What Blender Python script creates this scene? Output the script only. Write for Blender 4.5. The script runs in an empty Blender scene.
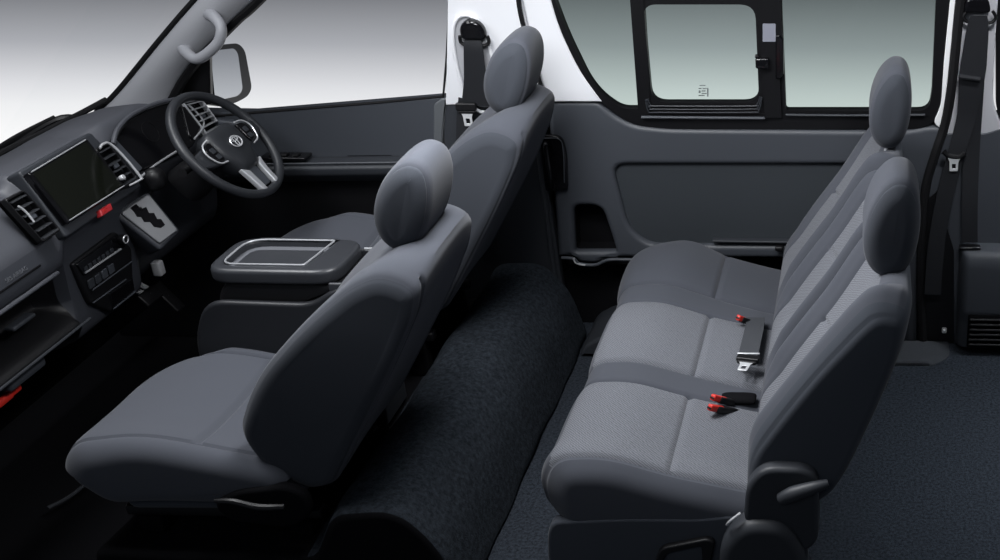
import bpy, bmesh, math, random
from mathutils import Vector, Matrix, Euler
random.seed(7)
PI = math.pi
S = bpy.context.scene
COL = S.collection

# ------------------------------------------------------------------ camera
F_PX, YAW = 1150.0, math.radians(2.0)
VY = (872.0, -300.0)
TH = math.atan((280 - VY[1]) * math.cos(YAW) / F_PX)
CX = VY[0] - F_PX / math.cos(TH) * math.tan(YAW)
CAM = Vector((0, -2.95, 2.13))
s_, c_ = math.sin(YAW), math.cos(YAW)
FW = Vector((-s_ * math.cos(TH), c_ * math.cos(TH), -math.sin(TH)))
RT = Vector((c_, s_, 0))
UP = RT.cross(FW)
cd = bpy.data.cameras.new('camera')
cam = bpy.data.objects.new('camera', cd)
COL.objects.link(cam)
M = Matrix((RT, UP, -FW)).transposed().to_4x4()
M.translation = CAM
cam.matrix_world = M
cd.sensor_width = 36
cd.lens = F_PX / 1000 * 36
cd.shift_x = (500 - CX) / 1000
cd.clip_start = 0.05
S.camera = cam


def ray(px, py):
    return FW + RT * ((px - CX) / F_PX) + UP * ((280 - py) / F_PX)


def at(px, py, y=None, z=None, x=None):
    d = ray(px, py)
    if y is not None: t = (y - CAM.y) / d.y
    elif z is not None: t = (z - CAM.z) / d.z
    else: t = (x - CAM.x) / d.x
    return CAM + d * t


def onplane(px, py, p0, n):
    d = ray(px, py)
    return CAM + d * ((p0 - CAM).dot(n) / d.dot(n))


# --------------------------------------------------------------- materials
def mat(name, col, rough=.6, metal=0, spec=.5, bump=None, sheen=0, coat=0, var=None):
    m = bpy.data.materials.new(name); m.use_nodes = True
    nt = m.node_tree; b = nt.nodes['Principled BSDF']
    b.inputs['Base Color'].default_value = (*col, 1)
    b.inputs['Roughness'].default_value = rough
    b.inputs['Metallic'].default_value = metal
    b.inputs['Specular IOR Level'].default_value = spec
    b.inputs['Sheen Weight'].default_value = sheen
    b.inputs['Coat Weight'].default_value = coat
    tc = nt.nodes.new('ShaderNodeTexCoord')
    if bump:
        kind, scale, strength, dist = bump
        if kind == 'noise':
            t = nt.nodes.new('ShaderNodeTexNoise'); t.inputs['Scale'].default_value = scale
            t.inputs['Detail'].default_value = 4; out = t.outputs['Fac']
            nt.links.new(tc.outputs['Object'], t.inputs['Vector'])
        elif kind == 'wave':
            t = nt.nodes.new('ShaderNodeTexWave'); t.inputs['Scale'].default_value = scale
            t.bands_direction = 'DIAGONAL'
            t.inputs['Distortion'].default_value = 3.5; t.inputs['Detail'].default_value = 1
            t.inputs['Detail Scale'].default_value = 1.2
            out = t.outputs['Fac']; nt.links.new(tc.outputs['Object'], t.inputs['Vector'])
        bp = nt.nodes.new('ShaderNodeBump'); bp.inputs['Strength'].default_value = strength
        bp.inputs['Distance'].default_value = dist
        nt.links.new(out, bp.inputs['Height']); nt.links.new(bp.outputs['Normal'], b.inputs['Normal'])
        if var:
            mx = nt.nodes.new('ShaderNodeMix'); mx.data_type = 'RGBA'
            mx.inputs['A'].default_value = (*[c * (1 - var) for c in col], 1)
            mx.inputs['B'].default_value = (*[min(1, c * (1 + var)) for c in col], 1)
            if kind == 'noise' and scale < 400:
                t2 = nt.nodes.new('ShaderNodeTexNoise'); t2.inputs['Scale'].default_value = scale / 3; t2.inputs['Detail'].default_value = 6
                t2.inputs['Roughness'].default_value = .75
                nt.links.new(tc.outputs['Object'], t2.inputs['Vector'])
                mr_ = nt.nodes.new('ShaderNodeMapRange'); mr_.inputs['From Min'].default_value = .36; mr_.inputs['From Max'].default_value = .66
                nt.links.new(t2.outputs['Fac'], mr_.inputs['Value']); out = mr_.outputs[0]
            nt.links.new(out, mx.inputs['Factor']); nt.links.new(mx.outputs['Result'], b.inputs['Base Color'])
    return m


FAB = mat('seat_fabric', (.066, .071, .086), .85, spec=.2, bump=('noise', 900, .25, .0006), sheen=.12)
FABP = mat('seat_fabric_pattern', (.132, .138, .156), .85, spec=.2, bump=('wave', 75, .45, .0009), sheen=.15, var=.34)
FABD = mat('shaded_side_fabric', (.055, .062, .076), .85, spec=.2, bump=('noise', 900, .2, .0006), sheen=.1)  # seat fabric darkened to paint shade on sides and skirts
FABS = mat('side_panel_fabric', (.046, .051, .062), .85, spec=.2, bump=('noise', 900, .2, .0006), sheen=.08)  # darker tone of the seat fabric for the side panels
PLAS = mat('grey_trim_plastic', (.045, .050, .060), .5, spec=.45, bump=('noise', 420, .12, .0006))
PLASD = mat('dark_trim_plastic', (.028, .031, .037), .5, spec=.4, bump=('noise', 420, .1, .0005))
DASH = mat('dashboard_plastic', (.058, .061, .072), .52, spec=.5, bump=('noise', 500, .18, .0005))
DASHL = mat('lower_dashboard_plastic', (.040, .043, .052), .5, spec=.45, bump=('noise', 500, .12, .0005))
BLK = mat('black_plastic', (.005, .005, .006), .45, spec=.4)
BLKM = mat('matt_black', (.004, .004, .005), .9, spec=.1)
GLOSS = mat('gloss_black', (.004, .004, .005), .12, spec=.5)
RUB = mat('black_rubber', (.006, .006, .007), .7, spec=.25)
WHT = mat('white_pillar_trim', (.76, .77, .80), .55, spec=.35, bump=('noise', 500, .05, .0004))
GRY = mat('grey_pillar_trim', (.38, .385, .41), .6, spec=.35, bump=('noise', 500, .08, .0004))
SILV = mat('silver_trim', (.42, .43, .45), .35, metal=.35)
CHR = mat('chrome', (.70, .71, .73), .18, metal=.45)
STEEL = mat('steel', (.70, .71, .73), .28, metal=.35)
CARP = mat('carpet', (.023, .028, .035), .97, spec=.1, bump=('noise', 210, .6, .004), var=.5)
CARPF = mat('cargo_carpet', (.030, .036, .046), .97, spec=.1, bump=('noise', 330, .9, .004), var=.6)
RED = mat('red_button', (.62, .03, .02), .4)
REDD = mat('hazard_red', (.35, .02, .025), .4)
WEB = mat('belt_webbing', (.012, .013, .016), .7, spec=.3, bump=('wave', 260, .3, .0006))
WEBG = mat('grey_belt_webbing', (.05, .053, .06), .7, spec=.3, bump=('wave', 260, .3, .0006))
LEA = mat('leather', (.022, .024, .028), .42, spec=.5, bump=('noise', 700, .15, .0005))
CONS = mat('console_plastic', (.030, .032, .037), .36, spec=.5, bump=('noise', 500, .1, .0004))
CONT = mat('console_tray', (.13, .135, .15), .55, spec=.4)
LABEL = mat('pale_sticker', (.26, .27, .32), .5)
LITE = mat('grey_marks', (.55, .57, .6), .5)
LOUV = mat('louvre_plastic', (.03, .032, .036), .35, spec=.5)
MIRR = mat('mirror_glass', (.60, .62, .64), .05, metal=1)


def glass(name, tint, refl=.06):
    m = bpy.data.materials.new(name); m.use_nodes = True; nt = m.node_tree
    nt.nodes.clear()
    o = nt.nodes.new('ShaderNodeOutputMaterial'); mx = nt.nodes.new('ShaderNodeMixShader')
    t = nt.nodes.new('ShaderNodeBsdfTransparent'); t.inputs[0].default_value = (*tint, 1)
    g = nt.nodes.new('ShaderNodeBsdfGlossy'); g.inputs['Roughness'].default_value = .03
    mx.inputs[0].default_value = refl
    nt.links.new(t.outputs[0], mx.inputs[1]); nt.links.new(g.outputs[0], mx.inputs[2])
    nt.links.new(mx.outputs[0], o.inputs[0])
    return m


GL_CLEAR = glass('clear_glass', (.995, .997, .997), .002)
GL_TINT = glass('tinted_glass', (.80, .86, .83), .006)

# ----------------------------------------------------------------- helpers


def obj(name, me, m=None, parent=None, smooth=35, kind=None):
    o = bpy.data.objects.new(name, me); COL.objects.link(o)
    if m is not None:
        ms = m if isinstance(m, (list, tuple)) else [m]
        for k in ms: me.materials.append(k)
    if smooth:
        me.polygons.foreach_set('use_smooth', [True] * len(me.polygons))
        try: me.set_sharp_from_angle(angle=math.radians(smooth))
        except Exception: pass
    if parent is not None:
        o.parent = parent
        o.matrix_parent_inverse = parent.matrix_basis.inverted()
    if kind: o['kind'] = kind
    return o


def thing(name, label, cat, loc=(0, 0, 0), group=None):
    o = bpy.data.objects.new(name, None); COL.objects.link(o)
    o.empty_display_size = .05
    o.location = loc; o['label'] = label; o['category'] = cat
    if group: o['group'] = group
    return o


def tag(o, label, cat, group=None):
    o['label'] = label; o['category'] = cat
    if group: o['group'] = group
    return o


def mesh_from(vs, fs, mi=None):
    me = bpy.data.meshes.new('m'); me.from_pydata([tuple(v) for v in vs], [], fs)
    bm = bmesh.new(); bm.from_mesh(me)
    bmesh.ops.recalc_face_normals(bm, faces=bm.faces); bm.to_mesh(me); bm.free()
    if mi: me.polygons.foreach_set('material_index', mi)
    me.update()
    return me


def loft(secs, caps=True, closed=True, matfn=None):
    n = len(secs[0]); vs = [v for s in secs for v in s]; fs = []; mi = []
    for i in range(len(secs) - 1):
        for j in range(n if closed else n - 1):
            k = (j + 1) % n
            fs.append((i * n + j, i * n + k, (i + 1) * n + k, (i + 1) * n + j))
            mi.append(matfn(i, j, (vs[fs[-1][0]] + vs[fs[-1][2]]) / 2) if matfn else 0)
    if caps and closed:
        for b, flip in ((0, True), ((len(secs) - 1) * n, False)):
            fs.append(tuple(range(b, b + n))); mi.append(matfn(-1, 0, vs[b]) if matfn else 0)
    return mesh_from(vs, fs, mi if matfn else None)


def join(meshes):
    bm = bmesh.new()
    for me in meshes: bm.from_mesh(me)
    out = bpy.data.meshes.new('m'); bm.to_mesh(out); bm.free()
    return out


def xform(me, fn):
    for v in me.vertices: v.co = fn(v.co.copy())
    me.update(); return me


def catmull(pts, n, closed=True):
    P = [Vector(p) for p in pts]; m = len(P); out = []
    segs = m if closed else m - 1
    for i in range(segs):
        g = (lambda k: P[k % m]) if closed else (lambda k: P[max(0, min(m - 1, k))])
        p0, p1, p2, p3 = g(i - 1), g(i), g(i + 1), g(i + 2)
        for k in range(n):
            t = k / n
            out.append(.5 * ((2 * p1) + (-p0 + p2) * t + (2 * p0 - 5 * p1 + 4 * p2 - p3) * t * t + (-p0 + 3 * p1 - 3 * p2 + p3) * t ** 3))
    if not closed: out.append(P[-1])
    return out


def resample(P, n, closed=True):
    Q = P + [P[0]] if closed else P
    L = [0]
    for a, b in zip(Q, Q[1:]): L.append(L[-1] + (b - a).length)
    out = []; j = 0; tot = L[-1]
    for i in range(n):
        s = tot * i / (n if closed else n - 1)
        while j < len(L) - 2 and L[j + 1] < s: j += 1
        t = (s - L[j]) / max(1e-9, L[j + 1] - L[j])
        out.append(Q[j].lerp(Q[j + 1], min(1, t)))
    return out


def roundpoly(pts, r=.03, k=5):
    """polygon with rounded corners; a point may carry its own radius (x, z, r)"""
    out = []; n = len(pts)
    for i in range(n):
        p = Vector(pts[i][:2]); rr = pts[i][2] if len(pts[i]) > 2 else r
        a = Vector(pts[i - 1][:2]) - p; b = Vector(pts[(i + 1) % n][:2]) - p
        rr = min(rr, a.length * .48, b.length * .48)
        if rr < 1e-5: out.append(p); continue
        pa = p + a.normalized() * rr; pb = p + b.normalized() * rr
        for t in range(k + 1):
            t = t / k
            out.append(pa * (1 - t) ** 2 + p * 2 * t * (1 - t) + pb * t * t)
    return out


def area2(P):
    return sum(P[i - 1].x * P[i].y - P[i].x * P[i - 1].y for i in range(len(P))) / 2


def normals2(P):
    n = len(P); s = 1 if area2(P) > 0 else -1; out = []
    for i in range(n):
        t = P[(i + 1) % n] - P[i - 1]
        out.append(Vector((t.y, -t.x)).normalized() * s)
    return out


def pillow(prof, y0, y1, r=.05, n=140, ny=60, disp=None, post=None, matfn=None, extra=(), r1=None):
    """closed (x, z) profile swept along Y with rounded ends; disp(y, p, nrm) moves outwards, post maps the point"""
    P = resample(prof if isinstance(prof[0], Vector) else [Vector(p) for p in prof], n)
    N = normals2(P); r1 = r if r1 is None else r1
    ys = []
    K = 15
    for k in range(K): ys.append((y0 + r * (1 - math.cos(PI / 2 * (k / K))), r * (1 - math.sin(PI / 2 * (k / K)))))
    for k in range(ny + 1): ys.append((y0 + r + (y1 - y0 - r - r1) * k / ny, 0))
    for k in range(K): ys.append((y1 - r1 + r1 * math.sin(PI / 2 * ((k + 1) / K)), r1 * (1 - math.cos(PI / 2 * ((k + 1) / K)))))
    secs = []
    for y, ins in ys:
        sec = []
        for p, nn in zip(P, N):
            d = -ins
            if disp: d += disp(y, p, nn)
            q = Vector((p.x + nn.x * d, y, p.y + nn.y * d))
            if post: q = post(q)
            sec.append(q)
        secs.append(sec)
    return loft(secs, matfn=matfn)


def tube(pts, r, n=12, cap=True, smoothn=6, closed=False):
    P = catmull(pts, smoothn, closed) if smoothn > 1 else [Vector(p) for p in pts]
    R = r if isinstance(r, (list, tuple)) else None
    secs = []; up = None; m = len(P)
    for i, p in enumerate(P):
        if closed: t = (P[(i + 1) % m] - P[i - 1]).normalized()
        else: t = (P[min(i + 1, m - 1)] - P[max(i - 1, 0)]).normalized()
        if up is None:
            up = t.orthogonal().normalized()
        up = (up - t * up.dot(t)).normalized(); sd = t.cross(up)
        if R:
            f = i / (m - 1) * (len(R) - 1); k = min(int(f), len(R) - 2); rr = R[k] + (R[k + 1] - R[k]) * (f - k)
        else: rr = r
        secs.append([p + (up * math.cos(2 * PI * j / n) + sd * math.sin(2 * PI * j / n)) * rr for j in range(n)])
    if closed: secs.append(secs[0]); return loft(secs, caps=False)
    return loft(secs, caps=cap)


def rbox(c, size, bev=.006, rot=None, seg=3):
    bm = bmesh.new(); bmesh.ops.create_cube(bm, size=1)
    for v in bm.verts: v.co = Vector((v.co.x * size[0], v.co.y * size[1], v.co.z * size[2]))
    bmesh.ops.bevel(bm, geom=bm.edges[:], offset=min(bev, min(size) * .45), segments=seg, affect='EDGES', profile=.5)
    R = rot if isinstance(rot, Matrix) else (Euler(rot).to_matrix() if rot else Matrix.Identity(3))
    for v in bm.verts: v.co = R @ v.co + Vector(c)
    me = bpy.data.meshes.new('m'); bm.to_mesh(me); bm.free(); return me


def plate(loops, fn, t, bev=0, seg=2):
    """filled outline (first loop) with holes (others), thickness t along -w of fn(u, v, w); w = 0 is the visible face"""
    cu = bpy.data.curves.new('c', 'CURVE'); cu.dimensions = '2D'; cu.fill_mode = 'BOTH'
    cu.extrude = max(t / 2 - bev, 0); cu.bevel_depth = bev; cu.bevel_resolution = seg; cu.offset = -bev
    for lp in loops:
        sp = cu.splines.new('POLY'); sp.points.add(len(lp) - 1)
        for p, q in zip(sp.points, lp): p.co = (q[0], q[1], 0, 1)
        sp.use_cyclic_u = True
    o = bpy.data.objects.new('c', cu); COL.objects.link(o)
    dg = bpy.context.evaluated_depsgraph_get()
    me = bpy.data.meshes.new_from_object(o.evaluated_get(dg))
    bpy.data.objects.remove(o); bpy.data.curves.remove(cu)
    me.materials.clear()
    me = xform(me, lambda v: fn(v.x, v.y, v.z - t / 2))
    return me


def ringplate(outer, inner, fn, t, n=200):
    A = resample([Vector(p) for p in outer], n); B = resample([Vector(p) for p in inner], n)
    secs = [[fn(p.x, p.y, 0) for p in A], [fn(p.x, p.y, -t) for p in A], [fn(p.x, p.y, -t) for p in B], [fn(p.x, p.y, 0) for p in B]]
    secs.append(secs[0]); return loft(secs, caps=False)


def textmesh(body, size, fn, t=.001):
    cu = bpy.data.curves.new('t', 'FONT'); cu.body = body; cu.size = size; cu.extrude = t / 2
    cu.align_x = 'CENTER'; cu.align_y = 'CENTER'; cu.resolution_u = 3
    o = bpy.data.objects.new('t', cu); COL.objects.link(o)
    dg = bpy.context.evaluated_depsgraph_get()
    me = bpy.data.meshes.new_from_object(o.evaluated_get(dg))
    bpy.data.objects.remove(o); bpy.data.curves.remove(cu)
    me.materials.clear()
    return xform(me, lambda v: fn(v.x, v.y, v.z))


def frame(o, u, v):
    """plane frame: returns fn(u, v, w) and an inverse for pixels"""
    o, u, v = Vector(o), Vector(u).normalized(), Vector(v).normalized()
    v = (v - u * v.dot(u)).normalized(); w = u.cross(v)
    if w.dot(CAM - o) < 0: w = -w
    fn = lambda a, b, c: o + u * a + v * b + w * c

    def px(x, y):
        p = onplane(x, y, o, w) - o
        return (p.dot(u), p.dot(v))
    return fn, px, w


def ell(cx, cy, a, b, n=40, e=2.0, rot=0):
    out = []
    for i in range(n):
        t = 2 * PI * i / n; c, s = math.cos(t), math.sin(t)
        x = a * math.copysign(abs(c) ** (2 / e), c); y = b * math.copysign(abs(s) ** (2 / e), s)
        out.append((cx + x * math.cos(rot) - y * math.sin(rot), cy + x * math.sin(rot) + y * math.cos(rot)))
    return out


def rrect(x0, y0, x1, y1, r):
    return [tuple(p) for p in roundpoly([(x0, y0), (x1, y0), (x1, y1), (x0, y1)], r)]


def G(d, s):
    return math.exp(-(d / s) ** 2)


def sm(a, b, x):
    t = max(0, min(1, (x - a) / (b - a))); return t * t * (3 - 2 * t)


# ======================================================== side wall (right)
WY = .77; WZ = .87; LEAN = .16
wall_fn, wall_px, _ = frame((0, WY, 0), (1, 0, 0), (0, 0, 1))
up_fn, up_px, _ = frame((0, WY, WZ), (1, 0, 0), (0, -LEAN, 1))


def wallp(pts, r=.02, px=wall_px):
    return [tuple(p) for p in roundpoly([(*px(p[0], p[1]), *(p[2:] if len(p) > 2 else ())) for p in pts], r)]


def upp(pts, r=.0): return wallp(pts, r, up_px)


# lower trim of the sliding door / body side
outer = wallp([(547, 101, 0), (598, 101, .02), (611, 113, .05), (632, 125, .06), (665, 129, .08), (905, 131, .05), (930, 126, .03), (946, 128, 0),
               (922, 190, .1), (917, 345, 0), (905, 345, 0), (905, 259, 0), (640, 258, .01), (611, 258, .012), (596, 264, .012), (579, 263, .012), (574, 257, .01), (558, 257, 0)], .01)
hole = wallp([(612, 165, .05), (905, 165, .02), (905, 247, .02), (648, 245, .07), (628, 228, .1)], .03)
hole2 = wallp([(573, 206, .03), (601, 206, .04), (610, 232, .03), (616, 252, .01), (575, 252, .01)], .02)
wall = obj('wall_right', plate([outer, hole, hole2], wall_fn, .045, .019, 6), PLAS, kind='structure')
fn2 = lambda u, v, w: wall_fn(u, v, w - .022)
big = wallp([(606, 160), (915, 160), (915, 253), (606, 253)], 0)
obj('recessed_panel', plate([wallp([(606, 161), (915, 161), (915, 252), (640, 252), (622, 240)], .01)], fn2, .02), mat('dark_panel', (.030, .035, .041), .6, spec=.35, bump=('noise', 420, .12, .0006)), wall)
# dark pocket behind the front cut-out, open tray
pk = lambda u, v, w: wall_fn(u, v, w - .09)
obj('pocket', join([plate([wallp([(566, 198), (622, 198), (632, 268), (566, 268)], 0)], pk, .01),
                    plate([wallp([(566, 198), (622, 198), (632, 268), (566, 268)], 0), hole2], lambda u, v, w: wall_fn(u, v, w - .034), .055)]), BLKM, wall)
# tray lip, chrome end and the black lower side below it
lip = [wall_fn(*wall_px(x, y), .006) for x, y in ((562, 257), (574, 258), (580, 263), (596, 264), (610, 259), (640, 259), (700, 259))]
obj('tray_lip', tube(lip, .006, 8), PLAS, wall)
obj('chrome_clip', tube([wall_fn(*wall_px(x, y), .009) for x, y in ((574, 257), (577, 262), (586, 264))], .004, 8), CHR, wall)
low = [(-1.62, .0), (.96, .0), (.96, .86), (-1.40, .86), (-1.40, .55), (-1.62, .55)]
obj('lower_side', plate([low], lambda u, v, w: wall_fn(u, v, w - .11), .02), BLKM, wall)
# sill ledge of the wheel house just above floor level, in shadow
obj('step_cover', pillow(roundpoly([(-1.03, 0), (-1.0, .05), (-.93, .09), (-.80, .05), (-.72, 0)], .02), .62, .875, .015, 60, 8), PLASD, wall)
# track rail seen under the recess
obj('rail', rbox((-.36, .775, .405), (.36, .03, .008), .003), PLASD, wall)
obj('rail_latch', rbox((-.30, .76, .385), (.03, .03, .018), .006), BLK, wall)

# dark lower B-pillar trim behind the driver's seat and the door-opening edge
bp = wallp([(443, 100, 0), (549, 101, 0), (541, 140, 0), (551, 210, 0), (560, 270, 0), (570, 340, 0), (450, 340, 0)], .0)
o = obj('trim_6', plate([bp], wall_fn, .04, .004), PLASD, kind='structure')
strip = catmull([(*wall_px(x, y), 0) for x, y in ((538, 128), (541, 160), (546, 200), (552, 250), (560, 300), (570, 328), (584, 344))], 6, False)
obj('edge_seal', tube([wall_fn(p.x, p.y, .012) for p in strip], .010, 8, smoothn=1), PLASD, o)
# sliding-door grab handle (gloss black, vertical)
h = thing('door_grab_handle', 'tall glossy black moulded handle on the grey side trim behind the driver seat', 'handle', wall_fn(*wall_px(556, 190), 0))
body = wallp([(541, 133, .012), (563, 134, .03), (568, 152, .05), (569, 188, .015), (547, 190, .015)], .01)
obj('handle_housing', plate([body], lambda u, v, w: wall_fn(u, v, w + .022), .022, .007, 3), GLOSS, h)
obj('grip', tube([wall_fn(*wall_px(x, y), w) for x, y, w in ((548, 141, .02), (549, 143, .045), (553, 165, .055), (555, 183, .045), (555, 185, .02))], .009, 10), GLOSS, h)
obj('trim_line', tube([wall_fn(*wall_px(x, y), .024) for x, y in ((544, 136), (561, 137), (565, 150), (566, 180))], .0018, 6), PLAS, h)

# ---------------------------------------------------- upper pillars, window
o = obj('trim_1', plate([upp([(449, -60), (522, -60), (522, 0), (528, 30), (548, 101.5), (445, 105), (446, 96)])], up_fn, .03, .003), WHT, kind='structure')
obj('belt_recess', plate([ell(*up_px(476, 62), .060, .165, 40, 2.6)], lambda u, v, w: up_fn(u, v, w + .006), .008, .003), GRY, o)
# recess ring: raised moulded collar around the belt outlet
ring = [up_fn(a, b, .008) for a, b in ell(*up_px(476, 64), .062, .175, 36, 2.4)]
obj('collar', tube(ring, .006, 8, smoothn=1, closed=True), WHT, o)
o = obj('trim_2', plate([upp([(526, -60), (545, -60), (551, 0, .02), (560, 30, .1), (580, 72, .1), (602, 101.5, 0), (548, 101.5), (529, 30), (523, 0)])], lambda u, v, w: up_fn(u, v, w + .004), .03, .006, 3), WHT, kind='structure')
obj('door_seal', tube([up_fn(*up_px(x, y), .012) for x, y in ((519, -55), (519, -10), (521, 10), (527, 34), (535, 60), (545, 98))], .008, 8), RUB, o)

win = obj('window_1', join([
    plate([upp([(543, -55, .02), (963, -55, .02), (955, 0, 0), (949, 60, .03), (945, 112, .09), (925, 129, .05), (665, 129.5, .1), (630, 124, .1), (607, 107, .05), (597, 99, .05), (576, 68, .2), (557, 28, .2), (548, 0, 0)], 0),
           upp([(552, -38), (630, -38), (630, 0), (638, 109, .004), (622, 109, .06), (604, 97, .1), (590, 80, .1), (568, 35, .2), (555, 0, 0)], 0),
           upp([(641, -38), (779, -38), (782, 114, 0), (651, 113, .0)], 0),
           upp([(780, -38), (943, -38), (936, 0, 0), (932, 90, 0), (929, 111, .06), (786, 111, .01)], 0)], up_fn, .03, 0)]), BLK, kind='structure')
# sliding pane frame
obj('sash', ringplate(upp([(630, -42), (781, -42), (784, 118), (642, 118)]),
                      upp([(643, 5, .04), (755, 5, .05), (759, 103, .05), (652, 103, .05)], .04), lambda u, v, w: up_fn(u, v, w - .004), .024), BLK, win)
for k, yy in enumerate((105.5, 108.3, 111)):
    obj('sash_rib', tube([up_fn(*up_px(x, y), .004 + .003 * k) for x, y in ((648 - k, 98), (651 - k, yy - 1), (659, yy), (748, yy), (757 + k, yy - 2), (760 + k, 96))], .0022, 6), PLASD, win)
obj('sill_track', tube([up_fn(*up_px(x, y), .012) for x, y in ((642, 115.5), (700, 116), (765, 116.5))], .005, 8), PLAS, win)
obj('sill_channel', tube([up_fn(*up_px(x, y), .010) for x, y in ((786, 113.5), (850, 114), (925, 113.5))], .0045, 8), PLASD, win)
obj('sash_post', plate([upp([(757, -30), (779, -30), (782, 30, .005), (783, 35, .01), (784, 72, .01), (780, 78, .005), (782, 116), (765, 116)], .0)], lambda u, v, w: up_fn(u, v, w + .012), .02, 0), BLK, win)
obj('lock_plate', plate([upp([(780, 33, .004), (784, 37, .006), (784, 72, .006), (780, 76, .003), (776, 76), (776, 33)], .003)], lambda u, v, w: up_fn(u, v, w + .022), .016, .004), GLOSS, win)
ltc = obj('window_latch', join([rbox(up_fn(*up_px(763, 60), .02), (.045, .03, .035), .006), rbox(up_fn(*up_px(757.5, 53), .024), (.012, .02, .008), .002)]), GLOSS, win)
obj('sticker', plate([upp([(763, 22, .004), (776, 22, .004), (776, 40, .004), (763, 40, .004)])], lambda u, v, w: up_fn(u, v, w + .0135), .001), LABEL, win)
for nm, pts, m in (('pane', [(548, -45), (635, -45), (643, 113), (620, 112), (600, 100), (575, 65), (552, 20)], GL_TINT),
                   ('pane', [(640, -10), (760, -10), (763, 108), (648, 108)], glass('sash_glass', (.84, .90, .87), .006)),
                   ('pane', [(776, -45), (950, -45), (940, 60), (936, 115), (780, 115)], GL_TINT)):
    obj(nm, plate([upp(pts)], lambda u, v, w: up_fn(u, v, w - .016), .003), m, win)
# tiny etched mark low on the sliding pane: characters too small to read
mk = []
for (x0, y0, x1, y1) in ((699, 87, 705, 87.8), (698, 90, 701, 91), (702, 90, 706, 91), (698, 92.5, 700, 95), (701, 92.5, 705, 93.5), (701, 95, 706, 96), (706.5, 90, 708, 98.5), (698, 97, 704, 98)):
    mk.append(plate([upp([(x0, y0), (x1, y0), (x1, y1), (x0, y1)])], lambda u, v, w: up_fn(u, v, w - .0145), .0008))
obj('etched_mark', join(mk), mat('etched_grey', (.16, .18, .18), .8), win)

# rear: white strip, seal, grey quarter pillar
obj('trim_3', plate([upp([(956, -55), (964, -55), (958, 0), (952, 60), (948, 105), (943, 129, 0), (933, 123, .02), (941, 105, .03), (944, 60), (950, 0)])], lambda u, v, w: up_fn(u, v, w + .006), .02, .003),
    mat('bright_white_trim', (.85, .86, .87), .4), kind='structure')
tr = obj('trim_4', plate([upp([(968, -55), (1003, -55), (998, 0), (994, 60, .02), (993, 100, .05), (997, 115, .03), (1004, 128), (985, 134), (945, 134), (953, 80), (958, 30), (961, 0)])], lambda u, v, w: up_fn(u, v, w + .004), .03, .005), mat('light_grey_pillar_trim', (.52, .525, .56), .55), kind='structure')
obj('seal', tube([up_fn(*up_px(x, y), .014) for x, y in ((966, -50), (960, 0), (955, 50), (950, 95), (944, 125))] + [wall_fn(*wall_px(x, y), .01) for x, y in ((936, 150), (926, 185), (922, 230), (921, 290), (923, 340))], .016, 8), RUB, tr)
# rear quarter glass beyond the last pillar
rq = obj('window_2', plate([upp([(996, -60), (1200, -60), (1200, 131), (1004, 128, .03), (996, 110, .04)]), upp([(1003, -50), (1190, -50), (1190, 122), (1008, 122, .04), (1001, 108, .04)])], lambda u, v, w: up_fn(u, v, w), .025, .004), BLK, kind='structure')
obj('pane', plate([upp([(997, -55), (1195, -55), (1195, 128), (1000, 125)])], lambda u, v, w: up_fn(u, v, w - .012), .003), glass('rear_glass', (.62, .72, .70), .03), rq)
# rear quarter lower trim with belt shelf and air vent
rqt = obj('trim_5', plate([wallp([(945, 133.5), (985, 134), (1004, 127.5, .05), (1200, 128), (1200, 260), (1200, 346), (921, 346), (920, 240), (928, 190), (936, 150)])], wall_fn, .03, .004), PLAS, kind='structure')
bx0, bx1 = wall_px(941, 240)[0], .95
prof = roundpoly([(.79, .02), (.79, .415), (.705, .40, .02), (.69, .36, .02), (.685, .17, .01), (.70, .13, .01), (.70, .02)], .008)
me = loft([[Vector((x, p.x + ins * (1 if p.x < .75 else 0), p.y)) for p in prof] for x, ins in ((.345, .04), (.35, .02), (.36, .006), (.375, 0), (.95, 0))])
obj('belt_shelf', me, PLAS, rqt)
vt = thing('air_vent', 'black floor-level vent grille with long horizontal slats in rear quarter trim', 'vent', (.6, .68, .06))
obj('vent_back', rbox((.66, .69, .10), (.56, .012, .135), .004), BLKM, vt)
for k in range(6):
    obj('slat', rbox((.66, .677, .048 + k * .0205), (.55, .02, .008), .002, (math.radians(-30), 0, 0)), BLK, vt)
obj('jamb_shade', plate([wallp([(921, 205), (938, 190), (948, 230), (954, 250), (954, 346), (921, 346)], .0)], lambda u, v, w: wall_fn(u, v, w + .003), .01), BLK, rqt)  # flat black plate painting in the shade beside the bench
obj('anchor_bolt', rbox(wall_fn(*wall_px(944, 329), .01), (.018, .02, .018), .005), STEEL, rqt)

# ================================================================ door, A pillar
dp = wallp([(252, 112.5, .003), (442, 97, .003), (436, 140, .1), (436, 330, 0), (120, 330, 0), (120, 110, 0)], 0)
door = obj('door_1', plate([dp], wall_fn, .05, .006, 3), PLAS, kind='structure')
obj('door_edge', plate([wallp([(434, 104, .01), (442, 98, .003), (447.5, 97.5, .003), (443, 140), (443, 330), (435, 330), (434, 140)], .01)], lambda u, v, w: wall_fn(u, v, w + .006), .05, .006, 3), mat('door_edge_grey', (.085, .092, .1), .5), door)
obj('window_seal', tube([wall_fn(*wall_px(x, y), -.002) for x, y in ((180, 119), (252, 113), (300, 109), (380, 102.5), (443, 96.5), (446.5, 60), (450, 0), (453, -60))], .0048, 8, smoothn=1), RUB, door)
arm = roundpoly([(.79, .62), (.79, .69), (.745, .70), (.69, .695), (.675, .685), (.68, .66), (.72, .62)], .008)
xa, xb = wall_px(150, 160)[0], wall_px(436, 160)[0]
arz = lambda x: (x - xa) / (xb - xa)
me = loft([[Vector((x, p.x, p.y + dz)) for p in arm] for x, dz in ((xa, -.005), (xb, .022))])
arm_o = obj('armrest', me, PLASD, door)
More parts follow.
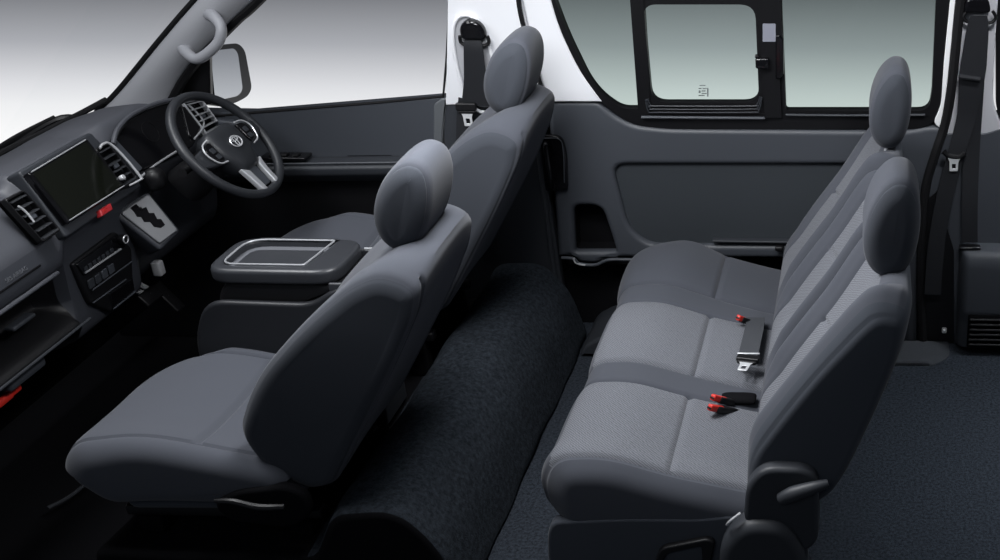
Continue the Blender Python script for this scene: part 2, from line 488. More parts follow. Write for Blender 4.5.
obj('armrest_highlight_edge', tube([(xa + .1, .686, .699), (xb - .02, .686, .722)], .0035, 6, smoothn=1), PLAS, door)
fn3 = lambda u, v, w: wall_fn(u, v, w + .002)
obj('pull_recess', plate([wallp([(347, 155.5, .004), (392, 155, .006), (388, 159, .004), (352, 160.5, .004)], .004)], fn3, .003), BLKM, door)
sw = obj('window_switches', rbox((-2.0, .725, .722), (.16, .06, .012), .004), GLOSS, door)
for k in range(3):
    obj('switch_key', rbox((-2.04 + k * .04, .72, .731), (.022, .028, .008), .003), BLK, sw)
obj('lower_door', plate([wallp([(120, 172), (436, 166), (436, 335), (120, 335)])], lambda u, v, w: wall_fn(u, v, w + .004), .02), BLK, door)
# door window glass, up to the pillar
obj('pane', plate([wallp([(150, 125), (446, 98), (460, -75), (330, -75)], 0, up_px)], lambda u, v, w: up_fn(u, v, w - .03), .004), GL_CLEAR, door)
# door corner (mirror sail) in black
sail = up_px
obj('mirror_corner', plate([upp([(262, 0), (232, 28, .02), (216, 45, .02), (208, 60), (209, 106), (160, 112), (176, 82), (198, 58), (220, 35), (248, -5)], 0)], lambda u, v, w: up_fn(u, v, w - .012), .02, .003), BLK, door)

# A pillar: light grey moulded trim, ribbon with a bulged section and real depth
# (outer = windscreen side, inner = door side)
oe = [(330, -150), (270, -80), (198, 0), (182, 18), (160, 44), (138, 71), (124, 88), (112, 101), (100, 112)]
ie = [(395, -150), (335, -80), (256, 0), (237, 17), (213, 41), (193, 62), (180, 80), (171, 97), (166, 112)]
secs = []
for (a, b), (c, d) in zip(oe, ie):
    A = at(a, b, y=.66); B = at(c, d, y=.715)
    mid = (A + B) / 2 + Vector((.03, -.055, .0))
    q = [A.lerp(mid, t).lerp(mid.lerp(B, t), t) for t in [k / 8 for k in range(9)]]
    q += [B + Vector((-.01, .05, -.01)), A + Vector((-.04, .05, -.01))]
    secs.append(q)
secs = [[Vector(v) for v in s] for s in secs]
sm_secs = []
for i in range(len(secs) - 1):
    for t in (0, .5): sm_secs.append([a.lerp(b, t) for a, b in zip(secs[i], secs[i + 1])])
sm_secs.append(secs[-1])
ap = obj('trim_7', loft(sm_secs), GRY, kind='structure', smooth=50)
obj('screen_seal', tube([at(a, b, y=.665) + Vector((-.012, .0, .0)) for a, b in oe], .009, 8), RUB, ap)
obj('door_seal', tube([at(c + 1, d, y=.725) for c, d in ie], .020, 8), RUB, ap)
# grab handle on it
gh = thing('grab_handle', 'pale grey moulded grab handle on the sloping windscreen pillar', 'handle', at(200, 40, y=.65))
hp = [at(208, 14, y=.68), at(214, 17, y=.635), at(221, 27, y=.60), at(219, 41, y=.59), at(208, 53, y=.59), at(197, 59, y=.60), at(189, 55, y=.63), at(183, 48, y=.675)]
obj('grip', tube(hp, [.021, .019, .016, .0165, .0165, .0165, .018, .021], 14, smoothn=6), mat('handle_grey', (.30, .305, .33), .5), gh)
for px_, py_ in ((210, 13), (184, 48)):
    c = at(px_, py_, y=.672)
    obj('mount', pillow([Vector(p) for p in ell(c.x, c.z, .028, .028, 28)], c.y - .012, c.y + .03, .008, 28, 3), GRY, gh)

# windscreen
wsb = [Vector((-2.655, .2, .885)), Vector((-2.65, .30, .89)), Vector((-2.62, .45, .90)), Vector((-2.585, .58, .915)), Vector((-2.545, .665, .935))]
wst = [Vector((-1.62, .05, 1.86)), Vector((-1.62, .2, 1.86)), Vector((-1.63, .38, 1.86)), Vector((-1.64, .5, 1.86)), Vector((-1.66, .6, 1.86))]
ws = loft([catmull(wsb, 5, False), catmull(wst, 5, False)], caps=False, closed=False)
bm = bmesh.new(); bm.from_mesh(ws); bmesh.ops.solidify(bm, geom=bm.faces[:], thickness=.005); bm.to_mesh(ws); bm.free()
wso = obj('window_3', ws, GL_CLEAR, kind='structure')
obj('lower_seal', tube([v + Vector((.01, 0, .004)) for v in wsb], .010, 8), RUB, wso)
# wiper beyond the glass, lying on the cowl
wp = thing('windscreen_wiper', 'thin black wiper blade lying along the foot of the windscreen', 'wiper', at(40, 130, y=.5))
a_, b_, c__ = at(-30, 168, y=.42), at(55, 117.5, y=.55), at(82, 118, y=.6)
obj('blade', tube([a_, a_.lerp(b_, .5) + Vector((0, 0, .01)), b_], .009, 6), RUB, wp)
obj('wiper_arm', tube([a_.lerp(b_, .35) + Vector((0, 0, -.012)), b_ + Vector((0, 0, -.01)), c__ + Vector((0, 0, -.01))], [.010, .012, .016], 8), BLK, wp)

# outside mirror
mr = thing('side_mirror', 'large black door mirror seen through the driver window', 'mirror', at(230, 95, y=.92))
R0 = Matrix.Rotation(math.radians(-8), 3, 'Z')
mfn, mpx, mw = frame(at(229, 72, y=.95), (.11, 1, 0), (-.04, 0, 1))
ho = [tuple(p) for p in roundpoly([(*mpx(x, y), r) for x, y, r in ((208, 55, .03), (214, 46, .03), (237, 43, .03), (244, 50, .03), (251, 88, .03), (247, 96, .02), (235, 103, .04), (212, 108, .04))], .03)]
gl = [tuple(p) for p in roundpoly([(*mpx(x, y), r) for x, y, r in ((209, 58, .03), (214, 50, .03), (232, 48, .02), (236, 53, .02), (241, 90, .02), (236, 96, .02), (213, 101, .03))], .03)]
hc = Vector((sum(p[0] for p in ho) / len(ho), sum(p[1] for p in ho) / len(ho), 0))
hs = [Vector((p[0], p[1], 0)) for p in ho]
secs = []
for k in range(7):
    t = k / 6 * PI / 2; f = math.cos(t) ** .7 if k < 6 else .25
    secs.append([mfn(hc.x + (p.x - hc.x) * f, hc.y + (p.y - hc.y) * f, -.13 * math.sin(t)) for p in hs])
obj('housing', loft([[mfn(p.x, p.y, .004) for p in hs]] + secs), GLOSS, mr)
obj('mirror_glass', plate([gl], lambda u, v, w: mfn(u, v, w + .008), .005, .001), MIRR, mr)
obj('mirror_arm', tube([at(196, 88, y=.80), at(206, 94, y=.86), at(222, 92, y=.95)], .028, 10), BLK, mr)

# ==================================================================== floor
fl = obj('floor', rbox((.0, .05, -.03), (3.2, 1.68, .06), .004), CARPF, kind='structure')
# cab floor in front, lower
cabf = obj('cab_floor', rbox((-2.22, .03, -.06), (1.3, 1.66, .06), .004), BLKM, fl)
# engine cover hump, carpeted, its back edge sloping to the rear floor
hprof = roundpoly([(-2.0, .0), (-1.98, .165), (-1.40, .165, .03), (-1.33, .30, .04), (-1.16, .31, .06), (-1.07, .20, .08), (-1.02, .0)], .03)
hd = lambda y, p, n: .006 * math.sin(y * 9 + p.x * 5) * n.y + .002 * math.sin(y * 23 + p.x * 17)
me = pillow(hprof, -.68, .765, .02, 150, 50, hd, r1=.01, matfn=lambda i, j, c: 1 if (c.y < -.672 or c.x < -1.42) else 0)  # matt black below the front seats paints in their shade
eh = tag(obj('engine_cover', me, [CARP, BLKM]), 'black carpeted hump between and behind the two front seats', 'engine cover')
obj('sill_strip', tube([at(x, y, z=.004) for x, y in ((90, 480), (80, 489), (66, 499), (48, 508))], .006, 8), PLASD, fl)
# step well cover near the sliding door sill
obj('floor_flap', pillow(roundpoly([(.03, 0), (.08, .015), (.26, .018), (.33, 0)], .01), .60, .76, .012, 50, 6, post=lambda q: Vector((.18 + (q.x - .18) * (1 - .55 * max(0, (.70 - q.y) / .1) ** 2), q.y, q.z))), mat('flap_carpet', (.035, .039, .046), .95, bump=('noise', 330, .6, .003)), fl)

# ==================================================================== seats
def lean_frame(x0, z0, x1, z1):
    u = Vector((x1 - x0, z1 - z0)); L = u.length; u.normalize(); nrm = Vector((-u.y, u.x))
    return u, nrm, L


def headrest(parent, c, w=.25, t=.135, h=.28, tilt=12, m=None):
    """rounded pebble: ellipse-like side outline, seam around the side"""
    ta = math.radians(tilt)
    # egg-like side outline: fuller towards the top, chin tucked under
    P = []
    for k in range(48):
        b = 2 * PI * k / 48; cb, sb = math.cos(b), math.sin(b)
        X = t / 2 * math.copysign(abs(cb) ** .90, cb); Z = h / 2 * math.copysign(abs(sb) ** .97, sb)
        X *= 1 - .07 * (Z / (h / 2))
        X += -.006 * (1 - (Z / (h / 2)) ** 2)
        P.append(Vector((c.x + X * math.cos(ta) + Z * math.sin(ta), c.z - X * math.sin(ta) + Z * math.cos(ta))))

    def hd_(y, p, n):
        u = abs(y - c.y) / (w / 2)
        return -.0032 * G(u - .82, .022)

    def hp_(q):
        u = (q.y - c.y) / (w / 2); r = q - Vector((c.x, q.y, c.z))
        ax_ = Vector((math.sin(ta), 0, math.cos(ta))); hh = r.dot(ax_)
        q2 = Vector((c.x, q.y, c.z)) + r - ax_ * hh * (.16 * abs(u) ** 2.5)
        q2.y = c.y + (q.y - c.y) * (1 - .10 * (hh / (h / 2)) ** 2)
        return q2
    secs = pillow(P, c.y - w / 2, c.y + w / 2, .040, 110, 40, hd_, hp_, lambda i, j, q: 1 if (i <= 9 or i >= 15 + 41 + 15 - 11) else 0)
    hr = obj('headrest', secs, [FAB, FABS], parent)
    ax = Vector((math.sin(ta), 0, math.cos(ta)))
    for s in (-1, 1):
        b = c - ax * (h / 2 - .01) + Vector((0, s * .06, 0))
        obj('post', tube([b, b - ax * .10], .006, 8, smoothn=1), CHR, hr)
        obj('post_guide', rbox(b - ax * .022, (.026, .03, .012), .005, (0, ta, 0)), GLOSS, hr)
    return hr


SEAM = .0095


def front_seat(label, dx, dy, dz, name='front_seat', mirror=False):
    t = thing(name, label, 'car seat', (-1.6 + dx, -.4 + dy, .33 + dz))
    mv = lambda q: Vector((q.x + dx, (q.y if not mirror else -.8 - q.y) + dy, q.z + dz))
    # ---- cushion
    prof = roundpoly([(-1.95, .300, .05), (-2.045, .385, .05), (-2.0, .458, .06), (-1.80, .478, .2), (-1.55, .425, .2), (-1.44, .405, .045), (-1.44, .300, .045)], .05, 8)

    def cd_(y, p, n):
        d = 0; u = (y + .40) / .26
        if n.y > .2:
            d += .014 * G(abs(u) - .86, .30) - .010 * G(u, .6)          # bolsters
            d -= SEAM * G(p.x + 1.67 - .0 * u, .006) * (1 if abs(u) < .78 else 0)   # cross seam
        d -= SEAM * .9 * G(abs(u) - .80, .018) * sm(-.1, .5, n.y)          # side welt
        return d

    def cp(q):
        u = (q.y + .40) / .26
        f = sm(-1.75, -2.02, q.x)
        x = q.x + f * (.19 if q.y > -.4 else .045) * abs(u) ** 3.2
        z = q.z - .014 * f * abs(u) ** 3
        return mv(Vector((x, q.y, z)))
    obj('seat_cushion', pillow(prof, -.665, -.135, .046, 170, 90, cd_, cp), FAB, t)
    # ---- dark valance and mechanism
    prof = roundpoly([(-1.90, .24), (-1.93, .315), (-1.46, .315), (-1.46, .25)], .02)
    obj('seat_base', pillow(prof, -.61, -.19, .03, 60, 10, None, mv), FABD, t)
    obj('side_shield', pillow(roundpoly([(-1.60, .27), (-1.63, .325), (-1.56, .365), (-1.43, .385), (-1.38, .36), (-1.38, .29), (-1.45, .25)], .03), -.678, -.645, .012, 60, 3, None, mv), BLKM, t)
    lv = obj('recline_lever', tube([mv(Vector(p)) for p in ((-1.44, -.68, .325), (-1.50, -.69, .330), (-1.56, -.69, .345), (-1.61, -.685, .342))], [.008, .009, .008, .006], 8), BLK, t)
    for y in (-.58, -.22):
        sr = obj('slide_rail', xform(rbox((-1.66, y, .235), (.52, .035, .03), .005), mv), BLK, t)
        for x in (-1.86, -1.46):
            ft = rbox((x, y, (.17 - dz + .22) / 2), (.06, .05, .05 + dz), .006)
            obj('rail_foot', xform(ft, mv), BLKM, sr)
    # ---- backrest
    prof = roundpoly([(-1.40, .33, .03), (-1.50, .41, .05), (-1.525, .50, .06), (-1.44, .665, .2), (-1.27, .84, .2), (-1.15, .95, .1), (-1.075, .990, .04), (-1.00, .965, .035), (-1.025, .88, .08), (-1.12, .70, .2), (-1.33, .35, .05)], .03, 8)
    P0 = Vector((-1.42, .35)); P1 = Vector((-1.04, .985)); ax = (P1 - P0); L = ax.length; ax.normalize(); nx = Vector((-ax.y, ax.x))

    def bd(y, p, n):
        d = 0; u = (y + .40) / .25; fr = n.dot(nx)
        if fr > .1:
            d += (.022 * G(abs(u) - .85, .28) - .010 * G(u, .6)) * fr
        if fr < -.3:   # shallow dished rear panel with seams
            d -= .006 * G(u, .7) * sm(-.3, -.7, fr)
            d -= SEAM * G(abs(u) - .82, .02) * sm(-.3, -.7, fr)
        h = (p - P0).dot(ax) / L
        # side seam running up the near flank, slightly ahead of the rear edge
        d -= SEAM * .25 * G(abs(u) - .955, .015)
        # seam of the top yoke
        d -= sm(-.2, .25, fr) * SEAM * .8 * G(h - .86 - .06 * u * u, .008) * (1 - sm(.6, .85, abs(u)))
        return d

    def bpst(q):
        p = Vector((q.x, q.z)); h = (p - P0).dot(ax) / L; k = (p - P0).dot(nx)
        u = (q.y + .40) / .25
        w = 1 - .12 * sm(.45, 1.0, h) - .08 * sm(.25, 0, h)
        hh = h * L - .075 * abs(u) ** 3.0 * sm(.5, 1.05, h) * L / .74
        r = P0 + ax * hh + nx * k
        return mv(Vector((r.x, -.40 + (q.y + .40) * w, r.y)))
    bm_ = lambda i, j, q: 1 if (i <= 9 or i >= 15 + 91 + 15 - 11) else 0
    obj('backrest', pillow(prof, -.655, -.145, .034, 200, 90, bd, bpst, bm_), [FAB, FABS], t)
    hr = headrest(t, mv(Vector((-1.085, -.40, 1.058))), .22, .130, .264, 21)
    return t


front_seat('near grey fabric front passenger seat beside the centre console, nearest the camera', 0, 0, 0)
front_seat('far grey fabric driver seat behind the steering wheel', .03, .80, .075, mirror=False)

# ------------------------------------------------------------ three-seat bench
bench = thing('bench_seat', 'long grey three-place rear bench seat with two headrests and patterned panels', 'car seat', (-.4, 0, 0))
BY0, BY1 = -.665, .675
prof = roundpoly([(-.69, .19, .06), (-.775, .26, .06), (-.795, .375, .05), (-.757, .440, .05), (-.64, .447, .15), (-.47, .395, .2), (-.28, .350, .1), (-.19, .345, .05), (-.19, .19, .05)], .05, 8)
bands = (-.245, -.135, .222, .332)


def bcd(y, p, n):
    d = 0; top = sm(.1, .6, n.y) if p.x > -.72 else sm(-1.0, -.3, n.y) * sm(.26, .32, p.y)
    if top > 0:
        for b in bands: d -= SEAM * G(y - b, .0065) * top
        for b in (-.620, .645): d -= SEAM * .8 * G(y - b, .006) * top
        inp = (-.61 < y < bands[0]) or (bands[1] < y < bands[2]) or (bands[3] < y < .645)
        if inp: d -= SEAM * 1.1 * G(p.x + .478, .008) * top
        # cushions bulge between the seams
        for a, b in ((-.64, bands[0]), (bands[1], bands[2]), (bands[3], .66)):
            if a < y < b:
                u = (y - a) / (b - a); v = 1 - (2 * u - 1) ** 4
                d += .012 * v * top * (1 - .5 * G(p.x + .478, .06))
        # far seat carries a higher thigh bolster
        d += .030 * top * G(y - .50, .20) * G(p.x + .62, .18)
        d += .012 * top * G(y + .60, .05)
    return d


def bcm(i, j, c):
    y, x, z = c.y, c.x, c.z
    if i == -1: return 0
    near_edge = -.620
    if z > .33 and x < -.24 and (near_edge < y < bands[0] or bands[1] < y < bands[2] or (bands[3] < y < .645 and False)):
        if x > -.775: return 1
    return 0


def bcp(q):
    x = q.x
    e = sm(.50, .675, q.y); f = sm(-.45, -.80, q.x)
    x += .09 * e * e * f
    e2 = sm(-.58, -.665, q.y); x += .02 * e2 * f
    return Vector((x, q.y, q.z))


obj('seat_cushion', pillow(prof, BY0, BY1, .052, 210, 230, bcd, bcp, bcm, r1=.05), [FAB, FABP], bench)
# dark skirt and near-side plastics
prof = roundpoly([(-.72, .01), (-.75, .10), (-.755, .26), (-.22, .26), (-.22, .01)], .03)
obj('seat_base', pillow(prof, -.63, .60, .03, 80, 12), FABD, bench)
prof = roundpoly([(-.74, .01), (-.80, .10), (-.79, .24), (-.775, .285), (-.60, .30), (-.40, .305), (-.30, .320), (-.26, .28), (-.28, .01)], .03)
obj('side_skirt', pillow(prof, -.668, -.63, .010, 90, 4), FABD, bench)
hnd = obj('fold_lever', plate([[tuple(p) for p in roundpoly([(-.525, .15), (-.50, .222), (-.38, .255), (-.36, .245), (-.38, .15)], .02)],
                               [tuple(p) for p in roundpoly([(-.505, .16), (-.485, .205), (-.395, .232), (-.395, .165)], .012)]], lambda u, v, w: Vector((u, -.685 - w, v)), .02, .005, 3), BLK, bench)
# recliner cover, lever, lower hinge dome
obj('hinge_cover', pillow(roundpoly([(-.285, .33, .02), (-.275, .43, .04), (-.235, .485, .04), (-.135, .485, .03), (-.10, .46, .02), (-.10, .24, .05), (-.22, .22, .05)], .04), -.70, -.60, .014, 70, 4), PLASD, bench)
obj('recline_lever', tube([Vector(p) for p in ((-.190, -.71, .405), (-.16, -.715, .425), (-.11, -.715, .445), (-.075, -.71, .455))], [.016, .020, .016, .010], 12), PLASD, bench)
obj('lower_hinge', pillow(roundpoly([(-.36, .02, .02), (-.345, .26, .04), (-.29, .335, .06), (-.18, .335, .07), (-.13, .25, .05), (-.12, .02, .02)], .05), -.725, -.62, .03, 70, 4), PLASD, bench)
obj('hinge_trim', tube([Vector(p) for p in ((-.325, -.70, .315), (-.315, -.71, .335), (-.29, -.70, .352))], .004, 8), CHR, bench)
for x in (-.62, -.2):
    for y in (-.5, .5): obj('bench_leg', rbox((x, y, .03), (.10, .05, .06), .01), BLK, bench)

# back, one long moulded cushion with three contoured places
prof = roundpoly([(-.17, .33, .04), (-.28, .36, .05), (-.275, .48, .1), (-.20, .60, .2), (-.105, .735, .2), (.0, .875, .1), (.045, .925, .04), (.12, .915, .045), (.105, .82, .1), (.035, .62, .2), (-.03, .45, .2), (-.08, .36, .05)], .04, 8)
P0b = Vector((-.19, .38)); P1b = Vector((.08, .93)); axb = P1b - P0b; Lb = axb.length; axb.normalize(); nxb = Vector((-axb.y, axb.x))
bseats = ((-.655, -.215), (-.195, .205), (.225, .665))


def bbd(y, p, n):
    fr = n.dot(nxb); d = 0; h = (p - P0b).dot(axb) / Lb
    if fr > .1:
        for k, (a, b) in enumerate(bseats):
            if a <= y <= b:
                u = 2 * (y - a) / (b - a) - 1
                k_ = .35 if (k == 2 and u > 0) else 1
                d += fr * (.032 * k_ * G(abs(u) - .80, .16) - .016 * G(u, .5)) * sm(0, .25, h)
                d -= SEAM * G(abs(u) - .58, .02) * sm(1.02, .9, h)
                if abs(u) < .58:
                    d -= SEAM * G(h - .55 + .10 * u * u, .010)
        d -= .028 * fr * sm(-.60, -.42, y) * sm(-.05, .2, h) * (1 - .8 * sm(.55, 1, h))
        for g in (-.205, .215): d -= .075 * G(y - g, .029) * sm(.05, .3, h)
    elif fr > -.5:
        for g in (-.205, .215): d -= .012 * G(y - g, .012)
    return d


def bbm(i, j, c):
    if i == -1: return 2
    p = Vector((c.x, c.z)); k = (p - P0b).dot(nxb); h = (p - P0b).dot(axb) / Lb
    if c.y < -.640 or k < -.03: return 2
    for a, b in bseats:
        u = 2 * (c.y - a) / (b - a) - 1
        if abs(u) < .58 and .02 < h < .93 and k > .0: return 1
    return 0


def bbp(q):
    p = Vector((q.x, q.z)); h = (p - P0b).dot(axb) / Lb; k = (p - P0b).dot(nxb)
    hh = h * Lb
    yy = q.y
    # shoulders rounded at both ends, centre place a little lower
    e = max(sm(.56, .69, yy), sm(-.56, -.69, yy))
    hh -= .05 * e * e * sm(.5, 1, h)
    hh -= .035 * G(yy - .005, .16) * sm(.6, 1, h)
    hh -= .012 * (G(yy + .205, .03) + G(yy - .215, .03)) * sm(.6, 1, h)
    r = P0b + axb * hh + nxb * k
    return Vector((r.x, yy, r.y))


obj('backrest', pillow(prof, -.665, .675, .026, 220, 230, bbd, bbp, bbm), [FAB, FABP, FABD], bench)
headrest(bench, Vector((.072, -.40, 1.018)), .22, .132, .276, 7)
headrest(bench, Vector((.080, .40, 1.046)), .22, .122, .264, 7)


# --------------------------------------------------------- belts and buckles
def ribbon(pts, w, wdir, t=.002, n=6):
    P = catmull(pts, n, False); wd = Vector(wdir).normalized(); secs = []
    ws = w if isinstance(w, (list, tuple)) else [w, w]
    for i, p in enumerate(P):
        f = i / (len(P) - 1) * (len(ws) - 1); k = min(int(f), len(ws) - 2); ww = ws[k] + (ws[k + 1] - ws[k]) * (f - k)
        tg = (P[min(i + 1, len(P) - 1)] - P[max(i - 1, 0)]).normalized()
        a = (wd - tg * wd.dot(tg)).normalized(); nn = tg.cross(a)
        secs.append([p + a * ww / 2 + nn * t, p - a * ww / 2 + nn * t, p - a * ww / 2 - nn * t, p + a * ww / 2 - nn * t])
    return loft(secs)


def tongue(parent, c, u, v, s=1.0, name='tongue', body=True):
    """c = centre, v = direction the metal tongue points, u = width direction"""
    u = Vector(u).normalized(); v = Vector(v); v = (v - u * v.dot(u)).normalized()
    fn, px, w = frame(c, u, v)
    if body:
        obj('belt_slider', join([plate([rrect(-.036 * s, -.024 * s, .036 * s, .004 * s, .006)], lambda a, b, k: fn(a, b, k + .010), .016, .004),
                                 plate([rrect(-.030 * s, .004 * s, .030 * s, .016 * s, .006)], lambda a, b, k: fn(a, b, k + .006), .010, .003)]), BLK, parent)
    tp = [(-.024 * s, .010 * s), (.024 * s, .010 * s), (.016 * s, .026 * s), (.015 * s, .062 * s), (-.015 * s, .062 * s), (-.016 * s, .026 * s)]
    obj(name, plate([[tuple(p) for p in roundpoly(tp, .004)], rrect(-.007 * s, .034 * s, .007 * s, .052 * s, .002)], lambda a, b, k: fn(a, b, k + .004), .003, .001), STEEL, parent)


lb = thing('lap_belt', 'short dark lap belt with silver tongue lying on the middle bench place', 'seat belt', at(749, 345, z=.39))
pts = [at(756, 318, z=.385), at(754, 330, z=.400), at(751, 343, z=.404), at(748, 356, z=.406)]
obj('webbing', ribbon(pts, .058, at(762, 330, z=.39) - at(745, 329, z=.39), .002), WEBG, lb)
cb_ = at(747.5, 361, z=.415)
vdir = at(746.5, 374, z=.398) - at(748.5, 356, z=.398)
tongue(lb, cb_, at(757, 360, z=.398) - at(739, 358, z=.398), vdir, .95)
obj('slider_edge', rbox(at(748.5, 353.5, z=.424), (.066, .006, .004), .002, Matrix.Rotation(math.radians(0), 3, 'Z')), STEEL, lb)


def buckle(label, base, tip, w=.035, group=None):
    b = thing('belt_buckle', label, 'seat belt buckle', base, group)
    d = (tip - base); L = d.length; d.normalize()
    u = d.cross(Vector((0, 0, 1))).normalized(); n = u.cross(d)
    R = Matrix((d, u, n)).transposed()
    obj('buckle_body', rbox(base + d * L * .40, (L * .82, w, .020), .006, R), BLK, b)
    obj('red_button', rbox(base + d * L * .78 + n * .0015, (L * .50, w * .72, .018), .004, R), RED, b)
    obj('slot', rbox(base + d * (L * 1.03) , (.003, w * .6, .006), .001, R), BLK, b)
    return b


zc = .405
buckle('black buckle with red button tucked beside the far bench place', at(751, 323, z=.372), at(738, 318, z=.415), .022, None)
buckle('lower of the two red-buttoned buckles in the near gap of the bench', at(736, 412, z=.36), at(710, 408, z=.420), .024)
buckle('upper of the two red-buttoned buckles in the near gap of the bench', at(738, 404, z=.352), at(713, 398, z=.420), .024)
# black pocket the buckles sit in
obj('buckle_pocket', pillow([Vector(p) for p in ell(-.345, .372, .050, .010, 40, 3)], -.240, -.190, .01, 40, 6), BLKM, bench)

# driver's shoulder belt on the B pillar
sb = thing('shoulder_belt', 'black shoulder belt hanging from the white pillar beside the driver seat', 'seat belt', up_fn(*up_px(472, 120), .03))
g0 = up_px(474.5, 28)
dome = [Vector((g0[0] + p[0], g0[1] + p[1])) for p in [tuple(q) for q in roundpoly([(-.043, -.030, .02), (-.040, .02, .04), (0, .045, .05), (.040, .02, .04), (.043, -.030, .02)], .03)]]
obj('guide_cover', plate([[tuple(p) for p in dome]], lambda u, v, w: up_fn(u, v, w + .035), .035, .014, 4), GLOSS, sb)
obj('guide_ring', tube([up_fn(g0[0] + a, g0[1] + b, .022) for a, b in ((-.045, -.018), (-.046, -.040), (-.025, -.052), (.025, -.052), (.046, -.040), (.045, -.018))], .006, 8), BLK, sb)
obj('webbing', ribbon([up_fn(*up_px(x, y), w) for x, y, w in ((475, 36, .02), (476, 45, .030), (478, 75, .03), (479, 100, .03))], [.052, .062, .075, .10], (1, 0, 0)), WEB, sb)
obj('webbing', ribbon([wall_fn(*wall_px(x, y), w) for x, y, w in ((470, 96, .036), (468, 120, .036), (468, 160, .034), (472, 240, .03))], .055, (1, 0, 0)), WEB, sb)
tongue(sb, up_fn(*up_px(470.5, 103), .045), (1, 0, 0), (0, 0, -1), .95)

# rear belt
rb = thing('shoulder_belt', 'black rear belt with silver tongue in front of the rearmost grey pillar', 'seat belt', up_fn(*up_px(975, 60), .03))
g0 = up_px(977, 6)
obj('guide_cover', plate([[tuple(p) for p in roundpoly([(g0[0] - .048, g0[1] - .012, .02), (g0[0] - .035, g0[1] + .04, .02), (g0[0] + .03, g0[1] + .04, .02), (g0[0] + .045, g0[1] - .012, .02)], .02)]], lambda u, v, w: up_fn(u, v, w + .035), .035, .010, 4), GLOSS, rb)
obj('guide_ring', tube([up_fn(*up_px(x, y), .025) for x, y in ((966, 8), (963, 14), (968, 19), (980, 20.5), (991, 19), (995, 14), (992, 8))], .0055, 8), BLK, rb)
obj('webbing', ribbon([up_fn(*up_px(x, y), .03) for x, y in ((978, 12), (977, 25), (973, 60), (971, 75))] + [wall_fn(*wall_px(x, y), .035) for x, y in ((966, 112), (957, 145), (945, 190), (936, 240), (932, 290))], [.050, .070, .085, .085, .065, .058, .058, .058, .058], (1, 0, 0)), WEB, rb)
obj('webbing', ribbon([up_fn(*up_px(x, y), .022) for x, y in ((979, 14), (977, 60), (974, 105))] + [wall_fn(*wall_px(x, y), .022) for x, y in ((971, 150),)] + [wall_fn(*wall_px(x, y), .035) for x, y in ((969, 200), (969, 238))], [.05, .055, .055], (1, 0, 0)), WEB, rb)
obj('belt_slot', rbox(wall_fn(*wall_px(969, 243), .035), (.075, .03, .012), .004), GLOSS, rb)
obj('stop_bar', tube([up_fn(*up_px(958, 70), .046), up_fn(*up_px(979, 73), .046)], .008, 8, smoothn=1), WEB, rb)
obj('slider_bar', tube([wall_fn(*wall_px(x, y), .045) for x, y in ((943, 147), (948, 151), (958, 152), (964, 149))], [.010, .008, .008, .010], 8), BLK, rb)
tongue(rb, wall_fn(*wall_px(953.5, 150), .045), (1, .0, 0), (0.03, 0, -1), .95, body=False)

# =============================================================== centre console
cc = thing('center_console', 'dark grey storage console with recessed lid tray between the front seats', 'console', (-1.66, -.04, .3))
prof = roundpoly([(-1.87, .17, .02), (-1.885, .50, .05), (-1.80, .575, .05), (-1.42, .575, .03), (-1.42, .17, .02)], .03, 6)
obj('console_base', pillow(prof, -.145, .075, .03, 90, 12), PLASD, cc)
prof = roundpoly([(-1.83, .50, .01), (-1.825, .625, .03), (-1.79, .672, .02), (-1.46, .672, .01), (-1.46, .50, .01)], .02, 6)
obj('console_body', pillow(prof, -.135, .065, .02, 90, 8), BLK, cc)
# side shell: curved skirt with raised rim as seen on near side
prof = roundpoly([(-1.90, .17, .02), (-1.905, .50, .06), (-1.845, .628, .06), (-1.54, .622, .04), (-1.475, .668, .03), (-1.37, .680, .01), (-1.40, .17, .02)], .03, 6)
obj('side_shell', pillow(prof, -.165, -.140, .012, 90, 3), mat('console_shell', (.014, .015, .018), .42, spec=.4), cc)
# rear tray body
rb_ = obj('rear_bin', join([rbox((-1.415, -.04, .60), (.14, .215, .08), .012)]), CONS, cc)
for c0_, z0_ in (((-1.415, -.148, .662), (.14, .014, .045)), ((-1.415, .070, .662), (.14, .014, .045)), ((-1.340, -.04, .662), (.016, .232, .045))):
    obj('bin_wall', rbox(c0_, z0_, .005), CONS, rb_)
obj('bin_inside', rbox((-1.415, -.04, .645), (.12, .19, .012), .003), BLKM, rb_)
obj('bin_rim', tube([Vector(p) for p in ((-1.47, .070, .686), (-1.36, .070, .686), (-1.345, .06, .686))], .004, 8, smoothn=3), SILV, rb_)
# lid: rounded slab with a recessed tray
LX0, LX1, LY0, LY1 = -1.840, -1.462, -.145, .078
ol = rrect(LX0, LY0, LX1, LY1, .07)
tl = [tuple(p) for p in roundpoly([(LX0 + .035, LY0 + .040, .04), (LX1 - .105, LY0 + .040, .008), (LX1 - .085, LY1 - .018, .008), (LX0 + .035, LY1 - .018, .06)], .02)]
lfn = lambda u, v, w: Vector((u, v, .716 + w))
lid = obj('lid', plate([ol, tl], lfn, .046, .014, 5), CONS, cc)
obj('tray_floor', plate([tl], lambda u, v, w: Vector((u, v, .694 + w)), .02), CONT, lid)
obj('tray_inset', plate([[tuple(p) for p in roundpoly([(LX0 + .055, LY0 + .048, .02), (LX1 - .120, LY0 + .048, .01), (LX1 - .108, LY1 - .045, .01), (LX0 + .055, LY1 - .045, .04)], .02)]], lambda u, v, w: Vector((u, v, .696 + w)), .004, .001), CONS, lid)
rim = [Vector((p[0], p[1], .7165)) for p in tl]
obj('chrome_rim', tube(rim, .0028, 6, smoothn=1, closed=True), SILV, lid)

# ==================================================================== dashboard
dash = thing('dashboard', 'dark grey dashboard with touch screen, air vents and radio below the windscreen', 'dashboard', (-2.4, 0, .4))
